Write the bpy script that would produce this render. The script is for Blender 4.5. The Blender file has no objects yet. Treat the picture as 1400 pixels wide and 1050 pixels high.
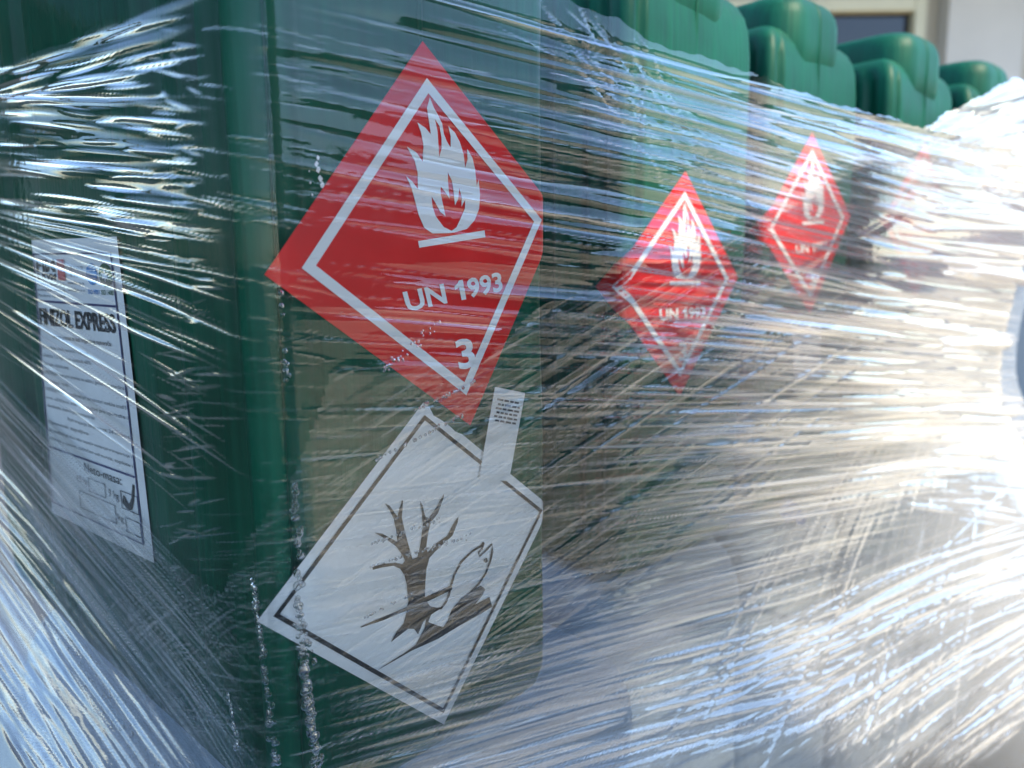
import bpy, bmesh, math, random
import numpy as np
from mathutils import Vector, Matrix
from mathutils.geometry import tessellate_polygon

random.seed(7)
rng = np.random.default_rng(11)
sc = bpy.context.scene
COL = sc.collection

# ------------------------------------------------------------------ camera
CAM_H = 0.56                       # camera height above the ground (ground is z = 0)
FPX, PITCH, ROLL = 1050.0, 0.155, 0.008
cam = bpy.data.cameras.new("camera")
cam.sensor_width = 36.0
cam.lens = FPX / 1400.0 * 36.0
cam.clip_start = 0.01
cam.clip_end = 2000.0
cam.dof.use_dof = True
cam.dof.focus_distance = 0.30
cam.dof.aperture_fstop = 9.0
cam_ob = bpy.data.objects.new("camera", cam)
COL.objects.link(cam_ob)
cam_ob.location = (0, 0, CAM_H)
cam_ob.rotation_euler = (Matrix.Rotation(math.pi / 2 - PITCH, 3, 'X') @ Matrix.Rotation(-ROLL, 3, 'Z')).to_euler()
sc.camera = cam_ob

# ------------------------------------------------------------------ light
SUN_AZ = math.radians(-35.0)        # from +X towards +Y
SUN_EL = math.radians(49.0)
world = bpy.data.worlds.new("World")
sc.world = world
world.use_nodes = True
wn = world.node_tree
bg = wn.nodes["Background"]
sky = wn.nodes.new("ShaderNodeTexSky")
sky.sky_type = 'NISHITA'
sky.sun_disc = False
sky.sun_elevation = SUN_EL
sky.sun_rotation = math.pi / 2 - SUN_AZ
sky.air_density = 1.0
sky.dust_density = 0.35
sky.ozone_density = 3.0
wn.links.new(sky.outputs[0], bg.inputs[0])
bg.inputs[1].default_value = 0.15
sun = bpy.data.lights.new("sun", 'SUN')
sun.energy = 2.05
sun.angle = math.radians(0.53)
sun.color = (1.0, 0.84, 0.60)
sun_ob = bpy.data.objects.new("sun", sun)
COL.objects.link(sun_ob)
sd = Vector((math.cos(SUN_AZ) * math.cos(SUN_EL), math.sin(SUN_AZ) * math.cos(SUN_EL), math.sin(SUN_EL)))
sun_ob.rotation_euler = sd.to_track_quat('Z', 'Y').to_euler()
sun_ob.location = (4, -4, 6)
sc.view_settings.view_transform = 'Standard'
sc.view_settings.look = 'None'
sc.view_settings.gamma = 1.0
sc.view_settings.use_curve_mapping = False
sc.view_settings.exposure = 1.8
sc.cycles.max_bounces = 16
sc.cycles.transparent_max_bounces = 32
sc.cycles.glossy_bounces = 6
sc.cycles.transmission_bounces = 10
sc.cycles.diffuse_bounces = 4
sc.cycles.caustics_reflective = False
sc.cycles.caustics_refractive = False
sc.cycles.sample_clamp_indirect = 6.0
sc.cycles.use_denoising = True


# ------------------------------------------------------------------ helpers
def ray(x, y):
    """photo pixel (1400 x 1050) -> direction from the camera, world axes"""
    X, Y = x - 700.0, y - 525.0
    c, s = math.cos(ROLL), math.sin(ROLL)
    X, Y = c * X + s * Y, -s * X + c * Y
    a, b = X / FPX, -Y / FPX
    return np.array([a, math.cos(PITCH) + b * math.sin(PITCH), -math.sin(PITCH) + b * math.cos(PITCH)])


def project(P):
    """points (n,3) relative to the camera -> photo pixels"""
    P = np.asarray(P)
    c, s = math.cos(PITCH), math.sin(PITCH)
    d = P[..., 1] * c - P[..., 2] * s
    up = P[..., 1] * s + P[..., 2] * c
    d = np.maximum(d, 1e-3)
    X, Y = P[..., 0] / d * FPX, -up / d * FPX
    cr, sr = math.cos(ROLL), math.sin(ROLL)
    return np.stack([700 + cr * X - sr * Y, 525 + sr * X + cr * Y], -1)


def link(name, me, parent=None, mat=None):
    o = bpy.data.objects.new(name, me)
    COL.objects.link(o)
    if parent is not None:
        o.parent = parent
    if mat is not None and me is not None and not me.materials:
        me.materials.append(mat)
    return o


def mesh_obj(name, verts, faces, mat, parent=None, smooth=False):
    me = bpy.data.meshes.new(name)
    me.from_pydata([tuple(v) for v in verts], [], faces)
    if smooth:
        me.polygons.foreach_set("use_smooth", [True] * len(me.polygons))
    me.update()
    return link(name, me, parent, mat)


def empty(name, loc, label, cat, group=None):
    o = bpy.data.objects.new(name, None)
    COL.objects.link(o)
    o.location = loc
    o.empty_display_size = 0.05
    o["label"] = label
    o["category"] = cat
    if group:
        o["group"] = group
    return o


def bm_obj(name, bm, mat, parent=None, smooth=False):
    me = bpy.data.meshes.new(name)
    bmesh.ops.recalc_face_normals(bm, faces=bm.faces[:])
    bm.to_mesh(me)
    bm.free()
    if smooth:
        me.polygons.foreach_set("use_smooth", [True] * len(me.polygons))
    return link(name, me, parent, mat)


def box(bm, x0, x1, y0, y1, z0, z1, bev=0.0):
    r = bmesh.ops.create_cube(bm, size=1.0)
    for v in r['verts']:
        v.co = Vector(((x0 + x1) / 2 + v.co.x * (x1 - x0), (y0 + y1) / 2 + v.co.y * (y1 - y0), (z0 + z1) / 2 + v.co.z * (z1 - z0)))
    if bev:
        es = list({e for v in r['verts'] for e in v.link_edges})
        bmesh.ops.bevel(bm, geom=es, offset=bev, segments=2, affect='EDGES', profile=0.5)


# ------------------------------------------------------------------ materials
def newmat(name):
    m = bpy.data.materials.new(name)
    m.use_nodes = True
    return m, m.node_tree, m.node_tree.nodes["Principled BSDF"]


def plain(name, col, rough=0.6, noise=0.0, scale=30.0, spec=0.5, bump=0.0):
    m, nt, b = newmat(name)
    b.inputs["Roughness"].default_value = rough
    b.inputs["Specular IOR Level"].default_value = spec
    if noise or bump:
        tc = nt.nodes.new("ShaderNodeTexCoord")
        n = nt.nodes.new("ShaderNodeTexNoise")
        n.inputs["Scale"].default_value = scale
        n.inputs["Detail"].default_value = 6
        nt.links.new(tc.outputs["Object"], n.inputs["Vector"])
        if noise:
            r = nt.nodes.new("ShaderNodeValToRGB")
            r.color_ramp.elements[0].position = 0.3
            r.color_ramp.elements[1].position = 0.7
            r.color_ramp.elements[0].color = (*[c * (1 - noise) for c in col], 1)
            r.color_ramp.elements[1].color = (*[min(1, c * (1 + noise)) for c in col], 1)
            nt.links.new(n.outputs["Fac"], r.inputs["Fac"])
            nt.links.new(r.outputs["Color"], b.inputs["Base Color"])
        else:
            b.inputs["Base Color"].default_value = (*col, 1)
        if bump:
            bp = nt.nodes.new("ShaderNodeBump")
            bp.inputs["Strength"].default_value = bump
            bp.inputs["Distance"].default_value = 0.001
            nt.links.new(n.outputs["Fac"], bp.inputs["Height"])
            nt.links.new(bp.outputs[0], b.inputs["Normal"])
    else:
        b.inputs["Base Color"].default_value = (*col, 1)
    return m


def plastic(name, col, rough, streak=0.25, sss=0.0):
    """blow-moulded plastic: vertical drawing streaks, scuffs"""
    m, nt, b = newmat(name)
    tc = nt.nodes.new("ShaderNodeTexCoord")
    mp = nt.nodes.new("ShaderNodeMapping")
    mp.inputs["Scale"].default_value = (260, 260, 7)
    n = nt.nodes.new("ShaderNodeTexNoise")
    n.inputs["Scale"].default_value = 1.0
    n.inputs["Detail"].default_value = 5
    nt.links.new(tc.outputs["Object"], mp.inputs[0])
    nt.links.new(mp.outputs[0], n.inputs["Vector"])
    n2 = nt.nodes.new("ShaderNodeTexNoise")
    n2.inputs["Scale"].default_value = 22
    n2.inputs["Detail"].default_value = 7
    nt.links.new(tc.outputs["Object"], n2.inputs["Vector"])
    r = nt.nodes.new("ShaderNodeValToRGB")
    r.color_ramp.elements[0].position = 0.3
    r.color_ramp.elements[1].position = 0.72
    r.color_ramp.elements[0].color = (*[c * (1 - streak) for c in col], 1)
    r.color_ramp.elements[1].color = (*[c * (1 + streak) for c in col], 1)
    mx = nt.nodes.new("ShaderNodeMath")
    mx.operation = 'ADD'
    ml = nt.nodes.new("ShaderNodeMath")
    ml.operation = 'MULTIPLY'
    ml.inputs[1].default_value = 0.5
    nt.links.new(n.outputs["Fac"], mx.inputs[0])
    nt.links.new(n2.outputs["Fac"], mx.inputs[1])
    nt.links.new(mx.outputs[0], ml.inputs[0])
    nt.links.new(ml.outputs[0], r.inputs["Fac"])
    nt.links.new(r.outputs["Color"], b.inputs["Base Color"])
    rr = nt.nodes.new("ShaderNodeMapRange")
    rr.inputs["To Min"].default_value = rough * 0.75
    rr.inputs["To Max"].default_value = rough * 1.35
    nt.links.new(n.outputs["Fac"], rr.inputs["Value"])
    nt.links.new(rr.outputs[0], b.inputs["Roughness"])
    bp = nt.nodes.new("ShaderNodeBump")
    bp.inputs["Strength"].default_value = 0.6
    bp.inputs["Distance"].default_value = 0.0006
    nt.links.new(n.outputs["Fac"], bp.inputs["Height"])
    nt.links.new(bp.outputs[0], b.inputs["Normal"])
    b.inputs["Specular IOR Level"].default_value = 0.2
    return m


M_GREEN = plastic("green_plastic", (0.0010, 0.076, 0.040), 0.46, 0.4)
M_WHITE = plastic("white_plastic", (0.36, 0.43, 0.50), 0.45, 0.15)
M_BLUE = plain("blue_print", (0.01, 0.09, 0.36), 0.4)
M_RED = plain("red_vinyl", (0.70, 0.014, 0.014), 0.28, 0.10, 40)
M_PRINT = plain("white_print", (0.80, 0.80, 0.80), 0.4)
M_LABEL = plain("white_vinyl", (0.82, 0.82, 0.82), 0.35, 0.03, 60)
M_PAPER = plain("label_paper", (0.80, 0.80, 0.80), 0.55, 0.05, 60, bump=0.2)
M_BLACK = plain("black_print", (0.012, 0.012, 0.013), 0.4)
M_NAVY = plain("navy_print", (0.02, 0.02, 0.11), 0.45)
M_INK = plain("grey_ink", (0.06, 0.06, 0.07), 0.5)
M_CYAN = plain("cyan_print", (0.02, 0.20, 0.52), 0.45)
M_OLIVE = plain("dark_green_print", (0.03, 0.10, 0.03), 0.45)
M_PINK = plain("pink_print", (0.55, 0.12, 0.12), 0.45)
M_WALL = plain("pale_render", (0.44, 0.425, 0.40), 0.85, 0.06, 3)
M_WALL2 = plain("beige_render", (0.36, 0.33, 0.27), 0.85, 0.06, 3)
M_FRAME = plain("cream_window_frame", (0.50, 0.48, 0.36), 0.5, 0.05, 8)
M_PANE = plain("dark_pane", (0.012, 0.010, 0.010), 0.08, 0.2, 2)
M_CONC = plain("pale_concrete", (0.66, 0.57, 0.40), 0.9, 0.16, 1.6)
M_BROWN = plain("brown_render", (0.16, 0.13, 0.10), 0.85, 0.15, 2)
M_ASPH = plain("asphalt", (0.06, 0.062, 0.066), 0.9, 0.25, 14)
M_BIN = plain("blue_grey_plastic", (0.22, 0.29, 0.38), 0.5, 0.05, 6)
M_LID = plain("dark_grey_plastic", (0.03, 0.033, 0.036), 0.5, 0.05, 6)


def film_material(name, ior=1.5, rough=0.035):
    m = bpy.data.materials.new(name)
    m.use_nodes = True
    nt = m.node_tree
    nt.nodes.clear()
    N, L = nt.nodes, nt.links
    out = N.new("ShaderNodeOutputMaterial")
    lay = N.new("ShaderNodeAttribute")
    lay.attribute_name = "layers"
    hz = N.new("ShaderNodeAttribute")
    hz.attribute_name = "haze"
    tc = N.new("ShaderNodeTexCoord")
    nz = N.new("ShaderNodeTexNoise")
    nz.inputs["Scale"].default_value = 160
    nz.inputs["Detail"].default_value = 3
    L.new(tc.outputs["Object"], nz.inputs["Vector"])
    bp = N.new("ShaderNodeBump")
    bp.inputs["Strength"].default_value = 0.10
    bp.inputs["Distance"].default_value = 0.0006
    L.new(nz.outputs["Fac"], bp.inputs["Height"])
    fr = N.new("ShaderNodeFresnel")
    fr.inputs["IOR"].default_value = ior
    L.new(bp.outputs[0], fr.inputs["Normal"])

    def math_(op, a, b, clamp=False):
        n = N.new("ShaderNodeMath")
        n.operation = op
        n.use_clamp = clamp
        for i, v in enumerate((a, b)):
            if isinstance(v, (int, float)):
                n.inputs[i].default_value = v
            else:
                L.new(v, n.inputs[i])
        return n.outputs[0]
    # light reflected by 2N air/film faces: 1 - (1 - F)^(2N)
    t = math_('SUBTRACT', 1.0, fr.outputs[0], True)
    e = math_('MULTIPLY', lay.outputs["Fac"], 2.0)
    refl = math_('SUBTRACT', 1.0, math_('POWER', t, e), True)
    gl = N.new("ShaderNodeBsdfGlossy")
    gl.distribution = 'GGX'
    gl.inputs["Roughness"].default_value = rough
    gl.inputs["Color"].default_value = (0.97, 0.98, 1, 1)
    L.new(bp.outputs[0], gl.inputs["Normal"])
    tr = N.new("ShaderNodeBsdfTransparent")
    tr.inputs["Color"].default_value = (0.97, 0.98, 0.98, 1)
    mix = N.new("ShaderNodeMixShader")
    L.new(refl, mix.inputs[0])
    L.new(tr.outputs[0], mix.inputs[1])
    L.new(gl.outputs[0], mix.inputs[2])
    # whitening where the film is crushed and stretched
    df = N.new("ShaderNodeBsdfDiffuse")
    df.inputs["Color"].default_value = (0.85, 0.85, 0.84, 1)
    tl = N.new("ShaderNodeBsdfTranslucent")
    tl.inputs["Color"].default_value = (0.85, 0.85, 0.84, 1)
    m2 = N.new("ShaderNodeMixShader")
    m2.inputs[0].default_value = 0.5
    L.new(df.outputs[0], m2.inputs[1])
    L.new(tl.outputs[0], m2.inputs[2])
    m3 = N.new("ShaderNodeMixShader")
    L.new(hz.outputs["Fac"], m3.inputs[0])
    L.new(mix.outputs[0], m3.inputs[1])
    L.new(m2.outputs[0], m3.inputs[2])
    L.new(m3.outputs[0], out.inputs["Surface"])
    return m


M_FILM = film_material("stretch_film")
M_WATER = bpy.data.materials.new("water")
M_WATER.use_nodes = True
_b = M_WATER.node_tree.nodes["Principled BSDF"]
_b.inputs["Transmission Weight"].default_value = 1.0
_b.inputs["Roughness"].default_value = 0.02
_b.inputs["IOR"].default_value = 1.33

# ------------------------------------------------------------------ setting
bm = bmesh.new()
bmesh.ops.create_grid(bm, x_segments=8, y_segments=8, size=300)
g = bm_obj("ground", bm, M_ASPH)
g["kind"] = "structure"
bm = bmesh.new()
box(bm, 0.75, 60, -60, 4.6, -0.2, 0.03, 0.0)
pv = bm_obj("added_pavement", bm, M_CONC)  # added pale slab: sunlit ground for the film to mirror
pv["kind"] = "structure"


def wpt(x, y, Y):
    d = ray(x, y)
    d = d * (Y / d[1])
    return d[0], d[2] + CAM_H


BY = 5.0
bld = empty("building", (0, BY, 0), "pale rendered building with cream framed dark window behind the canisters", "building")
wx0, wz1 = wpt(1118, 24, BY)      # pane upper left, pane right
wx1 = wpt(1256, 30, BY)[0]
fx1 = wpt(1269, 30, BY)[0]
px0 = wpt(1288, 60, BY)[0]
px1 = wpt(1392, 60, BY)[0]
wx0 -= 0.75
wz0 = wz1 - 1.1
ft = 0.075
bm = bmesh.new()
X0, X1, H = -9.0, px1 + 0.45, 2.75
box(bm, X0, wx0 - ft, BY, BY + 0.4, 0, H)
box(bm, wx1 + ft, X1, BY, BY + 0.4, 0, H)
box(bm, wx0 - ft, wx1 + ft, BY, BY + 0.4, wz1 + ft, H)
box(bm, wx0 - ft, wx1 + ft, BY, BY + 0.4, 0, wz0 - ft)
o = bm_obj("wall", bm, M_WALL2, bld)
o.matrix_parent_inverse = Matrix.Translation((0, -BY, 0))
bm = bmesh.new()
box(bm, px0, px1, BY - 0.12, BY - 0.002, 0, H, 0.01)
o = bm_obj("pilaster", bm, M_WALL, bld)
o.matrix_parent_inverse = Matrix.Translation((0, -BY, 0))
bm = bmesh.new()
box(bm, X0 - .1, X1 + .6, BY - 1.3, BY + 0.6, H + 0.002, H + 0.12, 0.01)  # overhang above the view, made deep to keep the wall in shade
o = bm_obj("shading_eave", bm, M_WALL, bld)
o.matrix_parent_inverse = Matrix.Translation((0, -BY, 0))
bm = bmesh.new()
y0, y1 = BY - 0.03, BY + 0.07
box(bm, wx0 - ft, wx0, y0, y1, wz0 - ft, wz1 + ft, 0.008)
box(bm, wx1, wx1 + ft, y0, y1, wz0 - ft, wz1 + ft, 0.008)
box(bm, wx0 + .001, wx1 - .001, y0 + .002, y1, wz1, wz1 + ft - .001, 0.008)
box(bm, wx0 + .001, wx1 - .001, y0 + .002, y1, wz0 - ft + .001, wz0, 0.008)
win = bm_obj("window", bm, M_FRAME, bld)
win.matrix_parent_inverse = Matrix.Translation((0, -BY, 0))
bm = bmesh.new()
box(bm, wx0 - .01, wx1 + .01, BY + 0.04, BY + 0.06, wz0 - .01, wz1 + .01)
pane = bm_obj("pane", bm, M_PANE, win)

# blue-grey bin standing beyond the end of the row
# unseen pier added behind the camera to shade the near end of the row, its corner lets the sun reach the far end
ex, ey = .12 + math.cos(SUN_AZ) * 4.0, .44 + math.sin(SUN_AZ) * 4.0
b3 = empty("added_shade_pier", (ex, ey, 0), "tall square pier added out of view to shade the nearer canisters", "pier")
bm = bmesh.new()
box(bm, -1.0, 0, -.8, 0, 0, 5.6, .02)
bm_obj("shaft", bm, M_WALL2, b3)
bm = bmesh.new()
box(bm, -1.04, 0.04, -.84, .04, 5.602, 5.72, .02)
bm_obj("coping", bm, M_WALL, b3)
# building added out of view on the right, a dark band for the film to mirror
added_bld = empty("building", (9.0, 0, 0), "brown building added out of view as a dark band mirrored in the film", "building")
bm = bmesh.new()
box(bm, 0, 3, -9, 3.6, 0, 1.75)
bm_obj("wall", bm, M_BROWN, added_bld)
bm = bmesh.new()
box(bm, -.3, 3.3, -9.3, 3.9, 1.752, 1.87, .02)
bm_obj("roof", bm, M_LID, added_bld)

bn = empty("storage_bin", (1.86, 2.5, 0), "blue-grey plastic bin with dark lid standing beyond the wrapped canisters", "bin")
bm = bmesh.new()
for i, (zz, hw) in enumerate([(0.06, .24), (.56, .30), (.58, .325), (.62, .325)]):
    pass
rings = []
for zz, hw in [(0.0, .23), (.54, .29), (.545, .315), (.595, .315)]:
    rg = []
    for k in range(32):
        a = 2 * math.pi * k / 32
        c, s = math.cos(a), math.sin(a)
        rg.append(bm.verts.new((hw * math.copysign(abs(c) ** .35, c), hw * math.copysign(abs(s) ** .35, s), zz)))
    rings.append(rg)
for a, b in zip(rings, rings[1:]):
    for k in range(32):
        bm.faces.new((a[k], a[(k + 1) % 32], b[(k + 1) % 32], b[k]))
bm.faces.new(rings[0][::-1])
bm.faces.new(rings[-1])
bm_obj("body", bm, M_BIN, bn)
bm = bmesh.new()
rings = []
for zz, hw in [(.598, .32), (.64, .322), (.72, .27), (.78, .20), (.80, .10)]:
    rg = []
    for k in range(32):
        a = 2 * math.pi * k / 32
        c, s = math.cos(a), math.sin(a)
        rg.append(bm.verts.new((hw * math.copysign(abs(c) ** .4, c), hw * math.copysign(abs(s) ** .4, s), zz)))
    rings.append(rg)
for a, b in zip(rings, rings[1:]):
    for k in range(32):
        bm.faces.new((a[k], a[(k + 1) % 32], b[(k + 1) % 32], b[k]))
bm.faces.new(rings[0][::-1])
bm.faces.new(rings[-1])
bm_obj("lid", bm, M_LID, bn, True)

# ------------------------------------------------------------------ canisters
SL, SR = -0.009, 0.130              # extent of the narrow face along its own axis
RC = 0.007                          # corner radius
DEPTH = 0.34
CAN_H = 0.409
Z_BASE = -0.205                     # relative to the camera


class Can:
    def __init__(s, ox, oy, deg):
        th = math.radians(deg)
        s.O = np.array([ox, oy])
        s.e = np.array([math.cos(th), math.sin(th)])
        s.n = np.array([math.sin(th), -math.cos(th)])
        s.l = -s.n                   # into the can, along its long side
        s.C = s.O + s.e * SL

    def pt(s, a, d, z):              # a along narrow face, d inwards, z relative to camera
        p = s.O + s.e * a + s.l * d
        return (p[0], p[1], z + CAM_H)

    def face(s, a, z, off, wrapl=False):
        """point on the narrow face sheet; bends round the far corner (and round the near one if wrapl)"""
        cr = SR - RC
        cl = SL + RC
        if a > cr:
            f = (a - cr) / RC
            r = RC + off
            if f <= math.pi / 2:
                return s.pt(cr + r * math.sin(f), RC - r * math.cos(f), z)
            return s.pt(SR + off, RC + (f - math.pi / 2) * RC, z)
        if wrapl and a < cl:
            f = (cl - a) / RC
            r = RC + off
            if f <= math.pi / 2:
                return s.pt(cl - r * math.sin(f), RC - r * math.cos(f), z)
            return s.pt(SL - off, RC + (f - math.pi / 2) * RC, z)
        return s.pt(a, -off, z)

    def side(s, t, z, off):          # near long side, t from the corner
        return s.pt(SL - off, t, z)

    def px_face(s, x, y):
        d = ray(x, y)
        t = (s.O @ s.n) / (d[:2] @ s.n)
        P = d * t
        return float((P[:2] - s.O) @ s.e), float(P[2])

    def px_side(s, x, y):
        d = ray(x, y)
        t = (s.C @ s.e) / (d[:2] @ s.e)
        P = d * t
        return float((P[:2] - s.C) @ s.l), float(P[2])


CANS = [Can(-.0734, .248, 46.5), Can(.074, .470, 43.0), Can(.200, .600, 41.0), Can(.337, .700, 40.3), Can(.464, .800, 39.2)]


def perimeter(sl, sr, dp, r, n=10):
    pts = []

    def seg(p, q, m):
        for i in range(m):
            t = i / m
            pts.append((p[0] + (q[0] - p[0]) * t, p[1] + (q[1] - p[1]) * t))

    def arc(cx, cy, a0, m):
        for i in range(m):
            a = a0 + math.pi / 2 * i / m
            pts.append((cx + r * math.cos(a), cy + r * math.sin(a)))
    # counter-clockwise in (s, d): near face d = 0 going +s
    seg((sl + r, 0), (sr - r, 0), 100)
    arc(sr - r, r, -math.pi / 2, n)
    seg((sr, r), (sr, dp - r), 90)
    arc(sr - r, dp - r, 0, n)
    seg((sr - r, dp), (sl + r, dp), 24)
    arc(sl + r, dp - r, math.pi / 2, n)
    seg((sl, dp - r), (sl, r), 90)
    arc(sl + r, r, math.pi, n)
    return pts


def bump1(t, c, w):
    x = abs(t - c) / w
    return 0.0 if x >= 1 else (1 - x ** 4) ** 2


FRONT = [(.0035, .0056, .0045)]
GROOVES = [(0.0205, .0070, .0065), (0.0365, .0070, .0065), (0.068, .011, .0065), (0.255, .008, .005), (0.215, .010, .005)]


def loft(name, can, sl, sr, dp, r, levels, grooves, mat, parent, base, n=10, wob=0.0004):
    per = perimeter(sl, sr, dp, r, n)
    cx, cy = (sl + sr) / 2, dp / 2
    W, D = (sr - sl) / 2, dp / 2
    zmax = levels[-1][0]
    ph = random.uniform(0, 6)
    verts, faces = [], []
    for z, ins in levels:
        fx, fy = (W - ins) / W, (D - ins) / D
        fade = min(1, max(0, (z - 0.012) / 0.02)) * min(1, max(0, (levels[-5][0] + .012 - z) / 0.014)) if grooves else 0
        for (s, d) in per:
            g = 0.0
            if fade:
                side = 1 if abs(s - sl) < 1e-6 else (-1 if abs(s - sr) < 1e-6 else 0)
                if side:
                    g = sum(a * bump1(d, c, w) for c, w, a in grooves) * side * fade
            gf = 0.0
            if fade and d == 0 and sr == SR:
                gf = sum(a * bump1(s, c, w) for c, w, a in FRONT) * fade
            w1 = wob * math.sin(23 * z + 31 * (s + d) + ph) + wob * .7 * math.sin(61 * z + 17 * (s - d) + 2 * ph)
            nx, ny = (s - cx) / W, (d - cy) / D
            ss = cx + (s - cx) * fx + g + w1 * (nx ** 5)
            dd = cy + (d - cy) * fy + w1 * (ny ** 5) + gf
            verts.append(can.pt(ss, dd, base + z))
    m = len(per)
    for j in range(len(levels) - 1):
        for i in range(m):
            a, b = j * m + i, j * m + (i + 1) % m
            faces.append((a, b, b + m, a + m))
    faces.append(tuple(range(m))[::-1])
    k = len(levels) - 1
    faces.append(tuple(range(k * m, k * m + m)))
    return mesh_obj(name, verts, faces, mat, parent, True)


def at_world(o, root):
    o.matrix_parent_inverse = Matrix.Translation(-Vector(root.location))


BODY_LEVELS = [(0, .014), (.003, .006), (.008, .002), (.016, 0)] + [(.016 + .328 * k / 40, 0) for k in range(1, 41)] + \
              [(.360, .001), (.369, .003), (.376, .0065), (.3805, .011), (.383, .017)]
HUMP_LEVELS = [(.334, .002), (.374, .0004), (.392, .0008), (.399, .0024), (.404, .005), (.4075, .0085), (.409, .0125), (.4093, .018)]

# ---- flat print shapes --------------------------------------------------
QUAD = lambda pts: np.array(pts, float)


def bil(q, u, v):                    # q: TL, TR, BR, BL ; v downwards
    return (q[0] * (1 - u) + q[1] * u) * (1 - v) + (q[3] * (1 - u) + q[2] * u) * v


def grid_patch(name, fn, nu, nv, mat, parent):
    verts = [fn(i / nu, j / nv) for j in range(nv + 1) for i in range(nu + 1)]
    faces = [(j * (nu + 1) + i, (j + 1) * (nu + 1) + i, (j + 1) * (nu + 1) + i + 1, j * (nu + 1) + i + 1) for j in range(nv) for i in range(nu)]
    return mesh_obj(name, verts, faces, mat, parent)


def poly_mesh(name, loops, fn, mat, parent):
    tri = tessellate_polygon([[Vector((p[0], p[1], 0)) for p in lp] for lp in loops])
    flat = [p for lp in loops for p in lp]
    return mesh_obj(name, [fn(p[0], p[1]) for p in flat], [tuple(t) for t in tri], mat, parent)


def multi_poly(name, polys, fn, mat, parent):
    verts, faces = [], []
    for loops in polys:
        tri = tessellate_polygon([[Vector((p[0], p[1], 0)) for p in lp] for lp in loops])
        flat = [p for lp in loops for p in lp]
        b = len(verts)
        verts += [fn(p[0], p[1]) for p in flat]
        faces += [tuple(b + i for i in t) for t in tri]
    return mesh_obj(name, verts, faces, mat, parent)


def ribbon(pts, w):
    """polyline -> outline polygon of width w (tapered when w is a pair)"""
    P = np.array(pts, float)
    T = np.gradient(P, axis=0)
    T /= np.linalg.norm(T, axis=1)[:, None] + 1e-9
    Nn = np.stack([-T[:, 1], T[:, 0]], 1)
    ww = np.linspace(w[0], w[1], len(P)) if isinstance(w, tuple) else np.full(len(P), w)
    return [tuple(p) for p in (P + Nn * ww[:, None] / 2)] + [tuple(p) for p in (P - Nn * ww[:, None] / 2)[::-1]]


_text_cache = {}


def text_pts(txt, bold=0.0):
    key = (txt, bold)
    if key in _text_cache:
        return _text_cache[key]
    cu = bpy.data.curves.new("t", 'FONT')
    cu.body = txt
    cu.offset = bold
    cu.resolution_u = 3
    ob = bpy.data.objects.new("t", cu)
    COL.objects.link(ob)
    dg = bpy.context.evaluated_depsgraph_get()
    me = bpy.data.meshes.new_from_object(ob.evaluated_get(dg))
    v = np.array([tuple(p.co) for p in me.vertices])[:, :2]
    f = [tuple(p.vertices) for p in me.polygons]
    bpy.data.objects.remove(ob)
    bpy.data.curves.remove(cu)
    bpy.data.meshes.remove(me)
    lo, hi = v.min(0), v.max(0)
    v = (v - lo) / (hi - lo)
    v[:, 1] = 1 - v[:, 1]
    _text_cache[key] = (v, f, (hi - lo))
    return _text_cache[key]


def text_quad(name, txt, q, fn, mat, parent, bold=0.0):
    v, f, _ = text_pts(txt, bold)
    verts = []
    for u, w in v:
        p = bil(q, u, w)
        verts.append(fn(p[0], p[1]))
    return mesh_obj(name, verts, f, mat, parent)


c1 = CANS[0]
F = c1.px_face
crop2 = lambda x, y: F(340 + x / 3.182, 30 + y / 3.182)
crop8 = lambda x, y: F(470 + x / 3.887, 650 + y / 3.887)

DQ = QUAD([F(583, 55), F(766, 296), F(640, 580), F(362, 370)])         # top, right, bottom, left of the red diamond
DC = DQ.mean(0)
FLAME = [(870, 915), (800, 915), (765, 890), (742, 835), (726, 770), (712, 715), (690, 665), (716, 688), (740, 722), (740, 650), (728, 598), (695, 537),
         (735, 562), (763, 603), (767, 530), (757, 475), (742, 432), (778, 458), (800, 485), (792, 425), (785, 370), (798, 325), (814, 368), (834, 405),
         (850, 440), (856, 482), (868, 515), (885, 543), (886, 495), (876, 450), (905, 480), (926, 522), (941, 575), (947, 632), (958, 595), (957, 550),
         (979, 590), (990, 640), (996, 712), (1004, 685), (1010, 750), (1005, 810), (985, 860), (950, 898), (895, 912)]
CUT1 = [(884, 905), (850, 888), (815, 840), (801, 792), (799, 755), (815, 782), (836, 822), (858, 840), (848, 790), (838, 742), (839, 712), (858, 735), (877, 765),
        (872, 705), (871, 650), (889, 690), (896, 740), (900, 795), (914, 768), (920, 720), (930, 760), (928, 802), (945, 770), (943, 808), (925, 850), (905, 890)]
CUT2 = [(818, 418), (829, 470), (835, 585), (846, 545), (846, 500), (838, 450)]
HZ = {
    'flame': [[crop2(*p) for p in lp] for lp in (FLAME, CUT1, CUT2)],
    'bar': [crop2(*p) for p in [(737, 947), (1027, 905), (1030, 935), (742, 976)]],
    'un': QUAD([F(549, 397), F(684, 371), F(687, 398), F(556, 424)]),
    'three': QUAD([F(619, 464), F(643, 459), F(649, 500), F(626, 505)]),
}
WQ = QUAD([F(577, 548), F(748, 693), F(598, 988), F(345, 843)])
WC = WQ.mean(0)
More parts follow.
